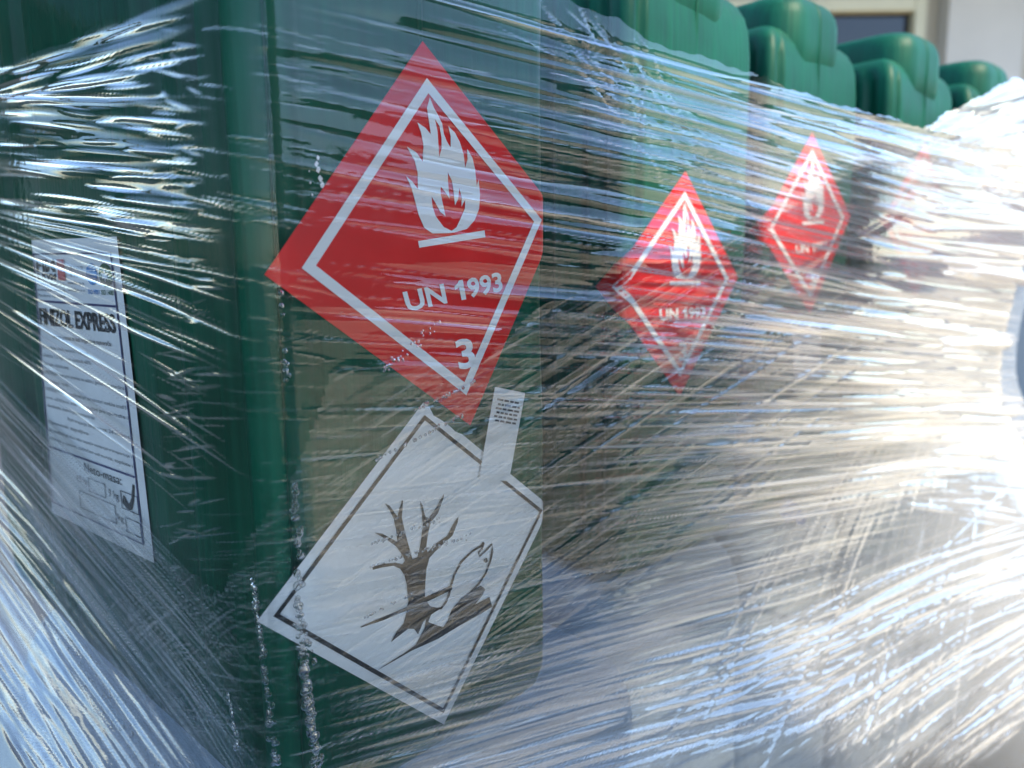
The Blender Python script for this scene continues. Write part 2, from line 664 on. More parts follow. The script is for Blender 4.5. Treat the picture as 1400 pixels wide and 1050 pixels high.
TREE = [(60, 785), (180, 737), (310, 685), (318, 655), (308, 560), (296, 515), (275, 482), (240, 466), (180, 474), (130, 486), (128, 470), (190, 455), (250, 450), (288, 458),
        (303, 440), (287, 408), (258, 365), (212, 330), (142, 288), (185, 295), (232, 322), (263, 338), (257, 275), (246, 218), (225, 172), (200, 135), (225, 147), (254, 188), (266, 206),
        (279, 160), (291, 118), (297, 124), (288, 210), (305, 290), (320, 350), (342, 432), (368, 424), (385, 360), (400, 262), (396, 185), (385, 120), (400, 150), (413, 208),
        (432, 216), (460, 180), (490, 130), (515, 88), (512, 112), (480, 192), (441, 242), (426, 302), (416, 368), (422, 398), (468, 352), (528, 312), (560, 252), (590, 210),
        (586, 240), (556, 312), (510, 352), (462, 396), (432, 428), (416, 482), (408, 560), (405, 636), (480, 604), (548, 574), (550, 598), (480, 630), (415, 660), (432, 684), (490, 697),
        (462, 712), (428, 735), (395, 765), (365, 832), (345, 803), (312, 802), (272, 832), (220, 872), (248, 822), (290, 772), (308, 705), (180, 755), (62, 791)]
HILL = [(140, 1022), (215, 975), (290, 930), (352, 888), (400, 800), (412, 738), (436, 730), (420, 768), (455, 782), (500, 796), (524, 762), (545, 705), (600, 642), (660, 600), (702, 580), (726, 596), (714, 626), (668, 682), (748, 640), (762, 692), (690, 735), (600, 782), (470, 858), (330, 918)]
FISH1 = [(440, 700), (490, 696), (515, 665), (532, 625), (545, 575), (562, 520), (600, 452), (660, 396), (708, 368), (722, 350)]
FISH2 = [(722, 350), (712, 385), (694, 402), (697, 424), (728, 398), (766, 360), (767, 400), (755, 450), (728, 518), (692, 570), (650, 612)]
EYE = [(732 + 11 * math.cos(a * math.pi / 6), 446 + 12 * math.sin(a * math.pi / 6)) for a in range(12)]
EN = {
    'tree': [[[crop8(*p) for p in TREE]], [[crop8(*p) for p in HILL]], [[crop8(*p) for p in ribbon(FISH1, 11)]], [[crop8(*p) for p in ribbon(FISH2, 10)]], [[crop8(*p) for p in EYE]]],
}


def xf(da, dz, rot, c, sc_=1.0):
    cr, sr = math.cos(rot), math.sin(rot)

    def f(p):
        x, y = (p[0] - c[0]) * sc_, (p[1] - c[1]) * sc_
        return (c[0] + da + cr * x - sr * y, c[1] + dz + sr * x + cr * y)
    return f


def flammable_label(can, root, T, wrapl):
    def fn(off):
        return lambda a, z: can.face(a, z, off, wrapl)
    q = np.array([T(p) for p in DQ])
    c = q.mean(0)
    f0 = fn(.0009)
    o = grid_patch("flammable_label", lambda u, v: f0(*bil(q, u, v)), 44, 44, M_RED, root)
    at_world(o, root)
    inv = lambda ob: at_world(ob, root)
    f1 = fn(.0013)
    qo, qi = c + (q - c) * .825, c + (q - c) * .752
    verts, faces = [], []
    for k in range(4):
        a0, a1, b0, b1 = qo[k], qo[(k + 1) % 4], qi[k], qi[(k + 1) % 4]
        b = len(verts)
        for i in range(25):
            t = i / 24
            verts += [f1(*(a0 * (1 - t) + a1 * t)), f1(*(b0 * (1 - t) + b1 * t))]
        faces += [(b + 2 * i, b + 2 * i + 1, b + 2 * i + 3, b + 2 * i + 2) for i in range(24)]
    mesh_obj("border_line", verts, faces, M_PRINT, o)
    poly_mesh("flame_symbol", [[T(p) for p in lp] for lp in HZ['flame']], f1, M_PRINT, o)
    poly_mesh("base_bar", [[T(p) for p in HZ['bar']]], f1, M_PRINT, o)
    uq = np.array([T(p) for p in HZ['un']])
    verts, faces = [], []
    for txt, u0, u1 in (("UN", 0.0, .39), ("993", .62, 1.0)):
        tv_, tf_, _ = text_pts(txt, .028)
        b = len(verts)
        verts += [f1(*bil(uq, u0 + (u1 - u0) * u, w)) for u, w in tv_]
        faces += [tuple(b + i for i in f) for f in tf_]
    one = [(.545, 0), (.585, 0), (.585, 1), (.535, 1), (.535, .32), (.525, .36), (.49, .43), (.49, .25), (.525, .14)]
    b = len(verts)
    verts += [f1(*bil(uq, u, w)) for u, w in one]
    faces.append(tuple(range(b, b + len(one))))
    mesh_obj("lettering", verts, faces, M_PRINT, o)
    text_quad("class_digit", "3", np.array([T(p) for p in HZ['three']]), f1, M_PRINT, o, 0.028)


def environment_label(can, root, T, wrapl, detail=True):
    def fn(off):
        return lambda a, z: can.face(a, z, off, wrapl)
    q = np.array([T(p) for p in WQ])
    c = q.mean(0)
    f0 = fn(.0006)
    o = grid_patch("environment_label", lambda u, v: f0(*bil(q, u, v)), 44, 44, M_LABEL, root)
    at_world(o, root)
    f1 = fn(.0010)
    qo, qi = c + (q - c) * .925, c + (q - c) * .893
    verts, faces = [], []
    for k in range(4):
        a0, a1, b0, b1 = qo[k], qo[(k + 1) % 4], qi[k], qi[(k + 1) % 4]
        b = len(verts)
        for i in range(25):
            t = i / 24
            verts += [f1(*(a0 * (1 - t) + a1 * t)), f1(*(b0 * (1 - t) + b1 * t))]
        faces += [(b + 2 * i, b + 2 * i + 1, b + 2 * i + 3, b + 2 * i + 2) for i in range(24)]
    mesh_obj("border_line", verts, faces, M_BLACK, o)
    multi_poly("hazard_symbol", [[[T(p) for p in lp] for lp in loops] for loops in EN['tree']], f1, M_BLACK, o)


LABELS = ["dark green plastic canister with product sheet, red flame diamond and small printed tag",
          "green canister whose red flame diamond bends round its fluted corner",
          "green canister third along the wrapped row, its red diamond half hidden by white film creases",
          "green canister in front of the window, second from the white film flap",
          "last green canister of the row, tucked behind the pale film flap"]
ident = lambda p: (p[0], p[1])
for i, can in enumerate(CANS):
    mid = can.O + can.e * .06 + can.l * DEPTH / 2
    root = empty("canister", (mid[0], mid[1], CAM_H + Z_BASE), LABELS[i], "canister", "green canisters in the wrapped row")
    o = loft("body", can, SL, SR, DEPTH, RC, BODY_LEVELS, GROOVES, M_GREEN, root, Z_BASE)
    at_world(o, root)
    cs = (SL + SR) / 2
    o = loft("handle", can, cs - .046, cs + .046, DEPTH, .024, HUMP_LEVELS, [(.15, .125, .013)], M_GREEN, root, Z_BASE, n=8, wob=0)
    # shift handle so it is centred in depth
    at_world(o, root)
    # mould seam up the middle of the narrow face
    verts, faces = [], []
    track = [(.012 + .334 * k / 29, 0.0) for k in range(30)] + [(.375, 0.0), (.392, .0006), (.399, .0022), (.404, .0048), (.4075, .0083), (.4095, .0125), (.4103, .02), (.4103, .12), (.4103, .30)]
    for z, d0 in track:
        for a, d in ((cs - .0011, .0004), (cs, -.0006), (cs + .0011, .0004)):
            verts.append(can.pt(a, d + d0, Z_BASE + z + (.0004 if d < 0 and d0 > .01 else 0)))
    for k in range(len(track) - 1):
        b = 3 * k
        faces += [(b, b + 1, b + 4, b + 3), (b + 1, b + 2, b + 5, b + 4)]
    o = mesh_obj("mould_seam", verts, faces, M_GREEN, root, True)
    at_world(o, root)
    if i == 0:
        flammable_label(can, root, ident, False)
        environment_label(can, root, ident, False)
        # dried pale glue flecks beside the red diamond
        polys = []
        for fx, fy, fr in [(438, 212, 2.6), (436, 220, 3.2), (438, 228, 3.4), (441, 240, 3.6), (444, 249, 3.8), (447, 258, 3.0), (426, 230, 1.4), (427, 246, 1.5), (430, 262, 1.4), (432, 276, 1.8), (436, 285, 2.4)]:
            polys.append([[can.px_face(fx + fr * random.uniform(.5, 1.1) * math.cos(a * math.pi / 5), fy + fr * 1.5 * random.uniform(.5, 1.1) * math.sin(a * math.pi / 5)) for a in range(10)]])
        o = multi_poly("glue_fleck", polys, lambda a, z: can.face(a, z, .0007), M_PAPER, root)
        at_world(o, root)
        # small tag overlapping the corner of the white label (its code is left blank)
        tq = QUAD([F(673, 528), F(714, 537), F(690, 657), F(649, 652)])
        f2 = lambda a, z: can.face(a, z, .0016)
        tag = grid_patch("printed_tag", lambda u, v: f2(*bil(tq, u, v)), 8, 16, M_LABEL, root)
        at_world(tag, root)
        f3 = lambda a, z: can.face(a, z, .0019)
        polys = []
        for r_, v in enumerate([.115, .165, .21, .255, .30, .345]):
            x = .12 + .05 * (r_ % 2)
            while x < .84:
                w = random.uniform(.07, .2)
                polys.append([[tuple(bil(tq, min(x + a * w, .9), v + b * .022)) for a, b in ((0, 0), (1, 0), (1, 1), (0, 1))]])
                x += w + .035
        multi_poly("print_lines", polys, f3, M_INK, tag)
        # product sheet on the long side
        S = can.px_side
        lq = QUAD([S(50, 318), S(167, 315), S(211, 761), S(72, 690)])
        g0 = lambda t, z: can.side(t, z, .0012)
        sheet = grid_patch("product_sheet", lambda u, v: g0(*bil(lq, u, v)), 12, 24, M_PAPER, root)
        at_world(sheet, root)
        g1 = lambda t, z: can.side(t, z, .0016)

        def L_(u0, v0, u1, v1):
            return QUAD([bil(lq, u0, v0), bil(lq, u1, v0), bil(lq, u1, v1), bil(lq, u0, v1)])

        def rect(u0, v0, u1, v1):
            return [[tuple(p) for p in L_(u0, v0, u1, v1)]]

        def frame(u0, v0, u1, v1, w, h):
            return [rect(u0, v0, u1, v0 + h), rect(u0, v1 - h, u1, v1), rect(u0, v0 + h, u0 + w, v1 - h), rect(u1 - w, v0 + h, u1, v1 - h)]
        lines = frame(.015, .045, .94, .955, .012, .005) + [rect(.027, .205, .928, .212), rect(.027, .735, .928, .742)]
        multi_poly("ruled_lines", lines, g1, M_NAVY, sheet)
        boxes = frame(.47, .80, .64, .85, .007, .003) + frame(.78, .80, .93, .86, .007, .003) + frame(.36, .86, .72, .925, .007, .003) + frame(.80, .885, .93, .935, .007, .003)
        multi_poly("tick_boxes", boxes, g1, M_INK, sheet)
        tick = [bil(lq, u, v) for u, v in [(.80, .825), (.835, .847), (.862, .842), (.885, .815), (.905, .765)]]
        multi_poly("tick_mark", [[ribbon(tick, (.0045, .0018))]], g1, M_BLACK, sheet)

        def T_(txt, u0, v0, u1, v1, mat=M_BLACK, bold=0.0, nm="lettering"):
            text_quad(nm, txt, L_(u0, v0, u1, v1), g1, mat, sheet, bold)
        T_("FIM", .05, .066, .30, .108, M_INK, .035)
        T_("S-KVM", .05, .113, .30, .135, M_INK, .02)
        multi_poly("logo_square", [rect(.33, .066, .42, .135)], g1, M_PINK, sheet)
        T_("FABRIKA BOJA I LAKOVA", .05, .147, .40, .155, M_NAVY)
        T_("KANJIZA, SRBIJA", .05, .166, .40, .176, M_INK)
        T_("Putnikova 12, 24420", .05, .184, .40, .194, M_INK)
        for k, s_ in enumerate(["T. +381 24 873 750", "F. +381 24 875 144", "www.fim.co.rs", "office@fim.co.rs"]):
            T_(s_, .44, .088 + k * .024, .63, .099 + k * .024, M_INK)
        # two certification badges
        def ell(cu_, cv, ru, rv, n=20):
            return [[tuple(bil(lq, cu_ + ru * math.cos(2 * math.pi * k / n), cv + rv * math.sin(2 * math.pi * k / n))) for k in range(n)]]
        multi_poly("globe_badge", [ell(.72, .112, .058, .034)], g1, M_CYAN, sheet)
        g2 = lambda t, z: can.side(t, z, .0019)
        multi_poly("globe_grid", [rect(.672, .100, .768, .1025), rect(.666, .112, .774, .1145), rect(.672, .124, .768, .1265)], g2, M_PAPER, sheet)
        multi_poly("leaf_badge", [ell(.86, .115, .066, .037)], g1, M_OLIVE, sheet)
        multi_poly("leaf_mark", [[[tuple(bil(lq, .86 + a * .036, .115 + b * .020)) for a, b in
                    ((0, -1), (.3, -.3), (1, -.4), (.6, .2), (.8, .6), (.15, .5), (.1, 1), (-.1, 1), (-.15, .5), (-.8, .6), (-.6, .2), (-1, -.4), (-.3, -.3))]]], g2, M_PAPER, sheet)
        T_("ISO 9001", .665, .160, .78, .175, M_CYAN, .02)
        T_("ISO 14001", .80, .160, .925, .175, M_OLIVE, .02)
        T_("FINIZOL EXPRESS", .045, .232, .90, .292, M_BLACK, .03)
        T_("osnovni premaz na bazi organskog rastvara\u010da", .20, .318, .84, .338, M_BLACK, .012)
        body = [(.05, .60, "Sastav: alkidna smola, rastvara\u010di i pigmenti"), (.05, .62, "Gustina 1,2 kg/l, suvi ostatak 60%"), (.05, .36, "Sjaj: mat, nijansa siva"),
                (.05, .92, "UPOTREBA: kao prvi premaz za za\u0161titu gvozdenih povr\u0161ina"), (.05, .34, "u unutra\u0161njosti i spolja"),
                (.05, .92, "RAZREDJIVANJE: upotrebljavati pri temperaturi vazduha iznad 5"), (.05, .92, "suvo, o\u010di\u0161\u0107eno, dobro pome\u0161ati pre upotrebe i"), (.05, .60, "obezbediti dobro provetravanje"),
                (.30, .92, "Rok trajanja za premaz: 24 meseca"), (.05, .52, "Opasnosti: zapaljivo"),
                (.05, .92, "SKLADI\u0160TENJE: Kao lako zapaljiv materijal transportuje i"), (.05, .92, "skladi\u0161ti u suvom, za\u0161ti\u0107en od sunca, toplote i")]
        for k, (u0, u1, s_) in enumerate(body):
            v = .362 + k * .0305
            T_(s_, u0, v, u1, v + .0155, M_INK)
        T_("Neto-masa:", .44, .752, .80, .782)
        T_("4,5 kg", .34, .806, .455, .836)
        T_("9 kg", .665, .812, .76, .846)
        T_("kg", .735, .885, .785, .915)
    else:
        TD = [None, xf(-.020, -.022, -.14, DC), xf(-.012, .022, -.06, DC), xf(-.005, .030, -.12, DC), xf(-.01, .015, .03, DC)][i]
        flammable_label(can, root, TD, True)
        if i == 2:              # plain printed tag below the diamond
            tq = QUAD([can.px_face(*p) for p in ([(926, 500), (986, 494), (984, 590), (930, 598)] if i == 1 else [(1082, 452), (1122, 448), (1120, 520), (1084, 526)])])
            o = grid_patch("printed_tag", lambda u, v: can.face(*bil(tq, u, v), .0014, True), 4, 6, M_LABEL, root)
            at_world(o, root)

# ---- white canisters of the layer below ---------------------------------
WL = ["white canister under the green one with the product sheet", "white canister under the second green canister of the row", "white canister with blue patch under the third green canister",
      "white canister under the green one in front of the window", "white canister under the last green canister of the row"]
LOW_LEVELS = [(0, .014), (.003, .006), (.008, .002), (.016, 0)] + [(.016 + .29 * k / 20, 0) for k in range(1, 21)] + [(.318, .002), (.334, .008), (.345, .018), (.351, .03), (.354, .045)]
for i, can in enumerate(CANS):
    sl, sr, out = (-.012, .215, .002) if i == 0 else ((-.04, .155, .0) if i == 1 else (-.016, .150, .0))
    low = Can(*(can.O + can.n * out), math.degrees(math.atan2(can.e[1], can.e[0])))
    mid = low.O + low.e * .06 + low.l * .15
    root = empty("white_canister", (mid[0], mid[1], 0), WL[i], "canister", "white canisters of the lower layer")
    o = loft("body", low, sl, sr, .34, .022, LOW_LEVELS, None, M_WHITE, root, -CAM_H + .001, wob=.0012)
    at_world(o, root)
    # raised bung collar on the far top end
    bm = bmesh.new()
    bmesh.ops.create_cone(bm, cap_ends=True, segments=24, radius1=.024, radius2=.022, depth=.02)
    o = bm_obj("cap", bm, M_BLUE, root, False)
    p = low.pt(.06, .31, -CAM_H + .345)
    o.location = Vector(p) - root.location
    if i == 2:
        f4 = lambda a, z: low.pt(a, -.0012, z)
        o = grid_patch("blue_patch", lambda u, v: f4(.035 + .035 * u + .006 * math.sin(5 * v), -.225 + .02 * v + .006 * math.sin(4 * u)), 8, 6, M_BLUE, root)
        at_world(o, root)

# ------------------------------------------------------------------ stretch film
def fillet_path(P, R, step=0.002):
    P = [np.array(p, float) for p in P]
    pts = [P[0]]
    for i in range(1, len(P) - 1):
        a, b, c = P[i - 1], P[i], P[i + 1]
        d1, d2 = (a - b) / np.linalg.norm(a - b), (c - b) / np.linalg.norm(c - b)
        ang = math.acos(np.clip(d1 @ d2, -1, 1))
        t = R[i] / math.tan(ang / 2)
        p0, p2 = b + d1 * t, b + d2 * t
        bis = (d1 + d2) / np.linalg.norm(d1 + d2)
        ctr = b + bis * R[i] / math.sin(ang / 2)
        a0 = math.atan2(*(p0 - ctr)[::-1])
        a1 = math.atan2(*(p2 - ctr)[::-1])
        da = (a1 - a0 + math.pi) % (2 * math.pi) - math.pi
        for k in range(17):
            a_ = a0 + da * k / 16
            pts.append(ctr + R[i] * np.array([math.cos(a_), math.sin(a_)]))
    pts.append(P[-1])
    pts = np.array(pts)
    L = np.concatenate([[0], np.cumsum(np.linalg.norm(np.diff(pts, axis=0), axis=1))])
    return pts, L


nL = -c1.e
Pa = c1.C + c1.l * .46 + nL * .010
Pb = c1.C + nL * .006 + c1.n * .006
Pc = np.array([.490, .745])
Pd = np.array([.598, .884])
Pe = np.array([.60, 1.25])
PTS, PL = fillet_path([Pa, Pb, Pc, Pd, Pe], [0, .016, .25, .03, 0])
ULEN = PL[-1]


def path_at(u):
    x = np.interp(u, PL, PTS[:, 0])
    y = np.interp(u, PL, PTS[:, 1])
    h = .004
    tx = np.interp(u + h, PL, PTS[:, 0]) - np.interp(u - h, PL, PTS[:, 0])
    ty = np.interp(u + h, PL, PTS[:, 1]) - np.interp(u - h, PL, PTS[:, 1])
    l = np.hypot(tx, ty) + 1e-9
    return x, y, ty / l, -tx / l       # outward normal


U_CORNER = float(np.interp(0, [0], [PL[np.argmin(np.linalg.norm(PTS - Pb, axis=1))]]))


def smooth(a, b, x):
    t = np.clip((x - a) / (b - a), 0, 1)
    return t * t * (3 - 2 * t)


def flare(u, v):
    """the film leans out over the wider layer below; pulled in at the joint between the layers at the far end"""
    left = np.clip((U_CORNER - u) / .30, 0, 1)
    far = smooth(U_CORNER + .40, U_CORNER + .75, u)
    st = -.178 + .09 * left + .02 * smooth(U_CORNER + .1, U_CORNER + .3, u) + .03 * far
    q = np.maximum(st - v, 0)
    out = (.72 + .2 * left) * (np.sqrt(q * q + .06 ** 2) - .06)
    out = np.where(out > .19, .19 + (out - .19) * .3, out)
    waist = far * .016 * np.exp(-((v + .10) / .09) ** 2)
    return out - waist


def surf(u, v, off):
    x, y, nx, ny = path_at(u)
    o = flare(u, v) + off
    return np.stack([x + nx * o, y + ny * o, v], -1)


# coarse lookup pixel -> (u, v)
GU, GV = np.meshgrid(np.linspace(0, ULEN - .2, 320), np.linspace(-.52, .36, 240), indexing='ij')
GP = surf(GU, GV, 0.0)
GX = project(GP)
_ok = (GP[..., 1] > .02)
FX, FU, FV = GX[_ok], GU[_ok], GV[_ok]
_near = (FX[:, 0] > -250) & (FX[:, 0] < 1650) & (FX[:, 1] > -250) & (FX[:, 1] < 1300)
FX, FU, FV = FX[_near], FU[_near], FV[_near]


def film_uv(px):
    px = np.asarray(px, float)
    out = np.zeros_like(px)
    for k in range(0, len(px), 200):
        q = px[k:k + 200]
        d = ((q[:, None, :] - FX[None]) ** 2).sum(-1)
        i = d.argmin(1)
        u, v = FU[i], FV[i]
        for _ in range(2):
            h = 1e-3
            p0 = project(surf(u, v, 0.0))
            ju = (project(surf(u + h, v, 0.0)) - p0) / h
            jv = (project(surf(u, v + h, 0.0)) - p0) / h
            r = q - p0
            det = ju[:, 0] * jv[:, 1] - ju[:, 1] * jv[:, 0]
            det = np.where(np.abs(det) < 1e-3, 1e9, det)
            du = (r[:, 0] * jv[:, 1] - r[:, 1] * jv[:, 0]) / det
            dv = (ju[:, 0] * r[:, 1] - ju[:, 1] * r[:, 0]) / det
            u = np.clip(u + np.clip(du, -.01, .01), 0, ULEN)
            v = v + np.clip(dv, -.01, .01)
        out[k:k + 200] = np.stack([u, v], -1)
    return out


class Sheet:
    def __init__(s, us, vs):
        s.u, s.v = us, vs
        s.h = np.zeros((len(us), len(vs)))
        s.lay = np.zeros_like(s.h)
        s.haze = np.zeros_like(s.h)

    def streaks(s, uv0, uv1, wid, amp, lay=None, haze=None, fuzz=None):
        for k in range(len(uv0)):
            a, b, w = uv0[k], uv1[k], wid[k]
            d = b - a
            L = np.hypot(*d)
            if L < 1e-4 or L > .9:
                continue
            d = d / L
            m = 3 * w
            i0, i1 = np.searchsorted(s.u, [min(a[0], b[0]) - m, max(a[0], b[0]) + m])
            j0, j1 = np.searchsorted(s.v, [min(a[1], b[1]) - m, max(a[1], b[1]) + m])
            if i1 - i0 < 2 or j1 - j0 < 2:
                continue
            U = s.u[i0:i1, None] - a[0]
            V = s.v[None, j0:j1] - a[1]
            t = (U * d[0] + V * d[1]) / L
            bow = .008 * L * math.sin(k * 1.7)
            q = -U * d[1] + V * d[0] - bow * 4 * t * (1 - t)
            env = np.clip(4 * t * (1 - t), 0, 1) ** .8
            ww = w * (.25 + .75 * env)
            x = q / ww
            prof = np.exp(-x * x)
            hh = amp[k] * w * env * prof
            if fuzz is not None and fuzz[k] > 0:
                hh = hh + fuzz[k] * env * np.exp(-(x / .8) ** 4) * np.sin(2 * math.pi * t * L / (.0042) + .9 * np.sin(x * 3 + 7 * t)) 
            s.h[i0:i1, j0:j1] += hh
            if lay is not None and lay[k]:
                s.lay[i0:i1, j0:j1] = np.maximum(s.lay[i0:i1, j0:j1], lay[k] * env * np.exp(-(x / .8) ** 4))
            if haze is not None and haze[k]:
                s.haze[i0:i1, j0:j1] = np.maximum(s.haze[i0:i1, j0:j1], haze[k] * env * np.exp(-(x / .7) ** 4))

    def family(s, guides, n, length, width, amp, lay=0, haze=0, jit=10, fuzz=0, sign=None):
        """guides: photo-pixel lines; streaks run between neighbouring guides. length as a share of the guide, width in pixels at the spot"""
        G = np.array(guides, float)
        k = rng.uniform(0, len(G) - 1, n)
        i = np.minimum(k.astype(int), len(G) - 2)
        f = (k - i)[:, None]
        g = G[i] * (1 - f) + G[i + 1] * f
        ln = rng.uniform(*length, n)
        t0 = rng.uniform(-.1, 1.1 - ln * .6, n)
        t1 = t0 + ln
        p0 = g[:, :2] + (g[:, 2:] - g[:, :2]) * t0[:, None]
        p1 = g[:, :2] + (g[:, 2:] - g[:, :2]) * t1[:, None]
        p0 += rng.normal(0, jit * .3, (n, 2))
        p1 += rng.normal(0, jit, (n, 2)) * ln[:, None]
        a, b = film_uv(p0), film_uv(p1)
        mid = surf((a[:, 0] + b[:, 0]) / 2, (a[:, 1] + b[:, 1]) / 2, 0)
        wpx = width[0] * (width[1] / width[0]) ** rng.uniform(0, 1, n)
        w = wpx * mid[:, 1] / FPX
        am = rng.uniform(*amp, n) * (rng.choice([-1, 1], n, p=[.4, .6]) if sign is None else sign)
        la = rng.uniform(0, lay, n) if lay else None
        hz = haze * rng.uniform(0, 1, n) ** 1.1 if haze else None
        fz = np.where(rng.uniform(0, 1, n) < .5, fuzz * rng.uniform(.4, 1, n), 0) if fuzz else None
        s.streaks(a, b, w, am, la, hz, fz)

    def edges(s, px):
        q = film_uv(px)
        o = np.argsort(q[:, 0])
        return q[o]

    def build(s, name, off, top, base_lay, base_haze, parent, mat):
        U, V0 = np.meshgrid(s.u, s.v, indexing='ij')
        tv = np.interp(s.u, top[:, 0], top[:, 1])[:, None]
        # wavy cut edge
        tv = tv + .0007 * np.sin(s.u * 120)[:, None] + .0004 * np.sin(s.u * 411 + 1)[:, None]
        V = np.minimum(V0, tv)
        over = np.clip((V0 - tv) / .004, 0, 1)
        x, y, nx, ny = path_at(U)
        o = flare(U, V) + off + s.h
        P = np.stack([x + nx * o, y + ny * o, V + CAM_H], -1).astype(np.float32)
        nu, nv = P.shape[:2]
        idx = np.arange(nu * nv).reshape(nu, nv)
        keep = (V0[:-1, 1:] - tv[:-1]) < (s.v[1:] - s.v[:-1])[None] * 1.01
        a, b, c, d = idx[:-1, :-1], idx[1:, :-1], idx[1:, 1:], idx[:-1, 1:]
        faces = np.stack([a[keep], b[keep], c[keep], d[keep]], -1)
        used = np.unique(faces)
        remap = np.full(nu * nv, -1, np.int64)
        remap[used] = np.arange(len(used))
        faces = remap[faces]
        co = P.reshape(-1, 3)[used]
        co = co - np.array(parent.location, np.float32)
        me = bpy.data.meshes.new(name)
        me.vertices.add(len(co))
        me.vertices.foreach_set("co", co.ravel())
        me.loops.add(faces.size)
        me.loops.foreach_set("vertex_index", faces.ravel().astype(np.int32))
        me.polygons.add(len(faces))
        me.polygons.foreach_set("loop_start", np.arange(0, faces.size, 4, dtype=np.int32))
        me.polygons.foreach_set("use_smooth", np.ones(len(faces), bool))
        me.update(calc_edges=True)
        lay = (base_lay(U, V) + s.lay).reshape(-1)[used].astype(np.float32)
        hz = np.clip(base_haze(U, V) + s.haze, 0, .9).reshape(-1)[used].astype(np.float32)
        at = me.attributes.new("layers", 'FLOAT', 'POINT')
        at.data.foreach_set("value", lay)
        at = me.attributes.new("haze", 'FLOAT', 'POINT')
        at.data.foreach_set("value", hz)
        return link(name, me, parent, mat)


def u_samples(n):
    uu = np.linspace(0, ULEN - .05, 4000)
    p = surf(uu, np.zeros_like(uu), 0)
    px = project(p)
    vis = (px[:, 0] > -60) & (px[:, 0] < 1460)
    dens = np.where(vis, 1 / np.maximum(p[:, 1], .15), .12)
    cum = np.cumsum(dens)
    cum = (cum - cum[0]) / (cum[-1] - cum[0])
    return np.interp(np.linspace(0, 1, n), cum, uu)


# guides in photo pixels -------------------------------------------------
R_MAIN = [(420, -60, 1270, 185), (400, 60, 1260, 270), (400, 200, 1240, 370), (420, 350, 1230, 450), (430, 480, 1220, 520), (430, 620, 1210, 590), (430, 780, 1180, 670), (420, 930, 1120, 760), (420, 1030, 1100, 850), (420, 1120, 1080, 960)]
R_BLUE = [(700, 30, 1010, 130), (720, 150, 1010, 220), (740, 260, 1000, 310), (740, 360, 1000, 390), (740, 470, 1000, 470)]
R_FAR = [(860, 60, 1290, 200), (900, 190, 1300, 320), (900, 330, 1290, 420), (900, 460, 1270, 500), (900, 560, 1250, 560), (880, 650, 1230, 620), (860, 740, 1210, 690)]
R_DIAG = [(430, 480, 700, 380), (430, 640, 900, 360), (430, 790, 1010, 420), (470, 900, 1050, 540), (560, 1000, 1060, 660)]
R_STEEP = [(860, 1060, 1110, 640), (960, 1060, 1170, 640), (1060, 1060, 1220, 640), (1170, 1060, 1270, 680), (1280, 1060, 1330, 720)]
R_FAN = [(760, 960, 1400, 700), (900, 1000, 1400, 760), (1040, 1050, 1400, 840), (1180, 1060, 1400, 900), (1300, 1060, 1400, 990)]
R_CREAM = [(1180, 190, 1400, 250), (1180, 300, 1390, 350), (1180, 420, 1380, 440), (1180, 540, 1370, 540), (1190, 640, 1390, 640), (1200, 700, 1400, 730)]
R_LOW = [(430, 940, 1000, 800), (430, 1010, 1040, 870), (500, 1070, 1080, 930), (640, 1110, 1120, 990)]
R_SPIN = [(760, 70, 1240, 205), (800, 190, 1260, 320), (830, 320, 1260, 410), (800, 430, 1240, 490), (790, 540, 1230, 560), (790, 640, 1220, 620), (790, 750, 1200, 690), (780, 850, 1150, 770)]
R_FLAP = [(1255, 190, 1410, 105), (1265, 215, 1410, 150), (1270, 245, 1410, 200)]
L_TOP = [(-40, 90, 215, 10), (-40, 130, 215, 70), (-40, 120, 220, 140), (-40, 180, 225, 200), (-40, 220, 225, 250), (-40, 270, 230, 320)]
L_MID = [(-40, 250, 260, 300), (-40, 310, 260, 430), (-40, 380, 250, 560), (-40, 470, 240, 700)]
L_FAN = [(-30, 480, 280, 800), (-30, 560, 320, 980), (-30, 640, 280, 1060), (-30, 760, 170, 1060), (-30, 900, 70, 1060)]
L_RIB = [(200, 20, 440, 60), (205, 130, 440, 170), (210, 260, 440, 310), (215, 400, 440, 440), (220, 540, 440, 545), (225, 700, 440, 690), (230, 850, 440, 840), (240, 1000, 440, 990)]
L_BAND = [(206, 20, 270, 24), (210, 300, 275, 306), (216, 600, 282, 596), (225, 900, 292, 890)]
L_CROSS = [(150, 560, 330, 470), (150, 700, 340, 600), (180, 850, 350, 720), (200, 980, 380, 860)]
TOP_WEB = [(690, 30, 860, 150), (780, 0, 900, 200), (820, 40, 960, 240), (880, 60, 1010, 280)]

VS = lambda a, n, m: np.concatenate([np.linspace(-.52, -.25, m, endpoint=False), np.linspace(-.25, a, n)])
sh = Sheet(u_samples(690), VS(.28, 1020, 330))
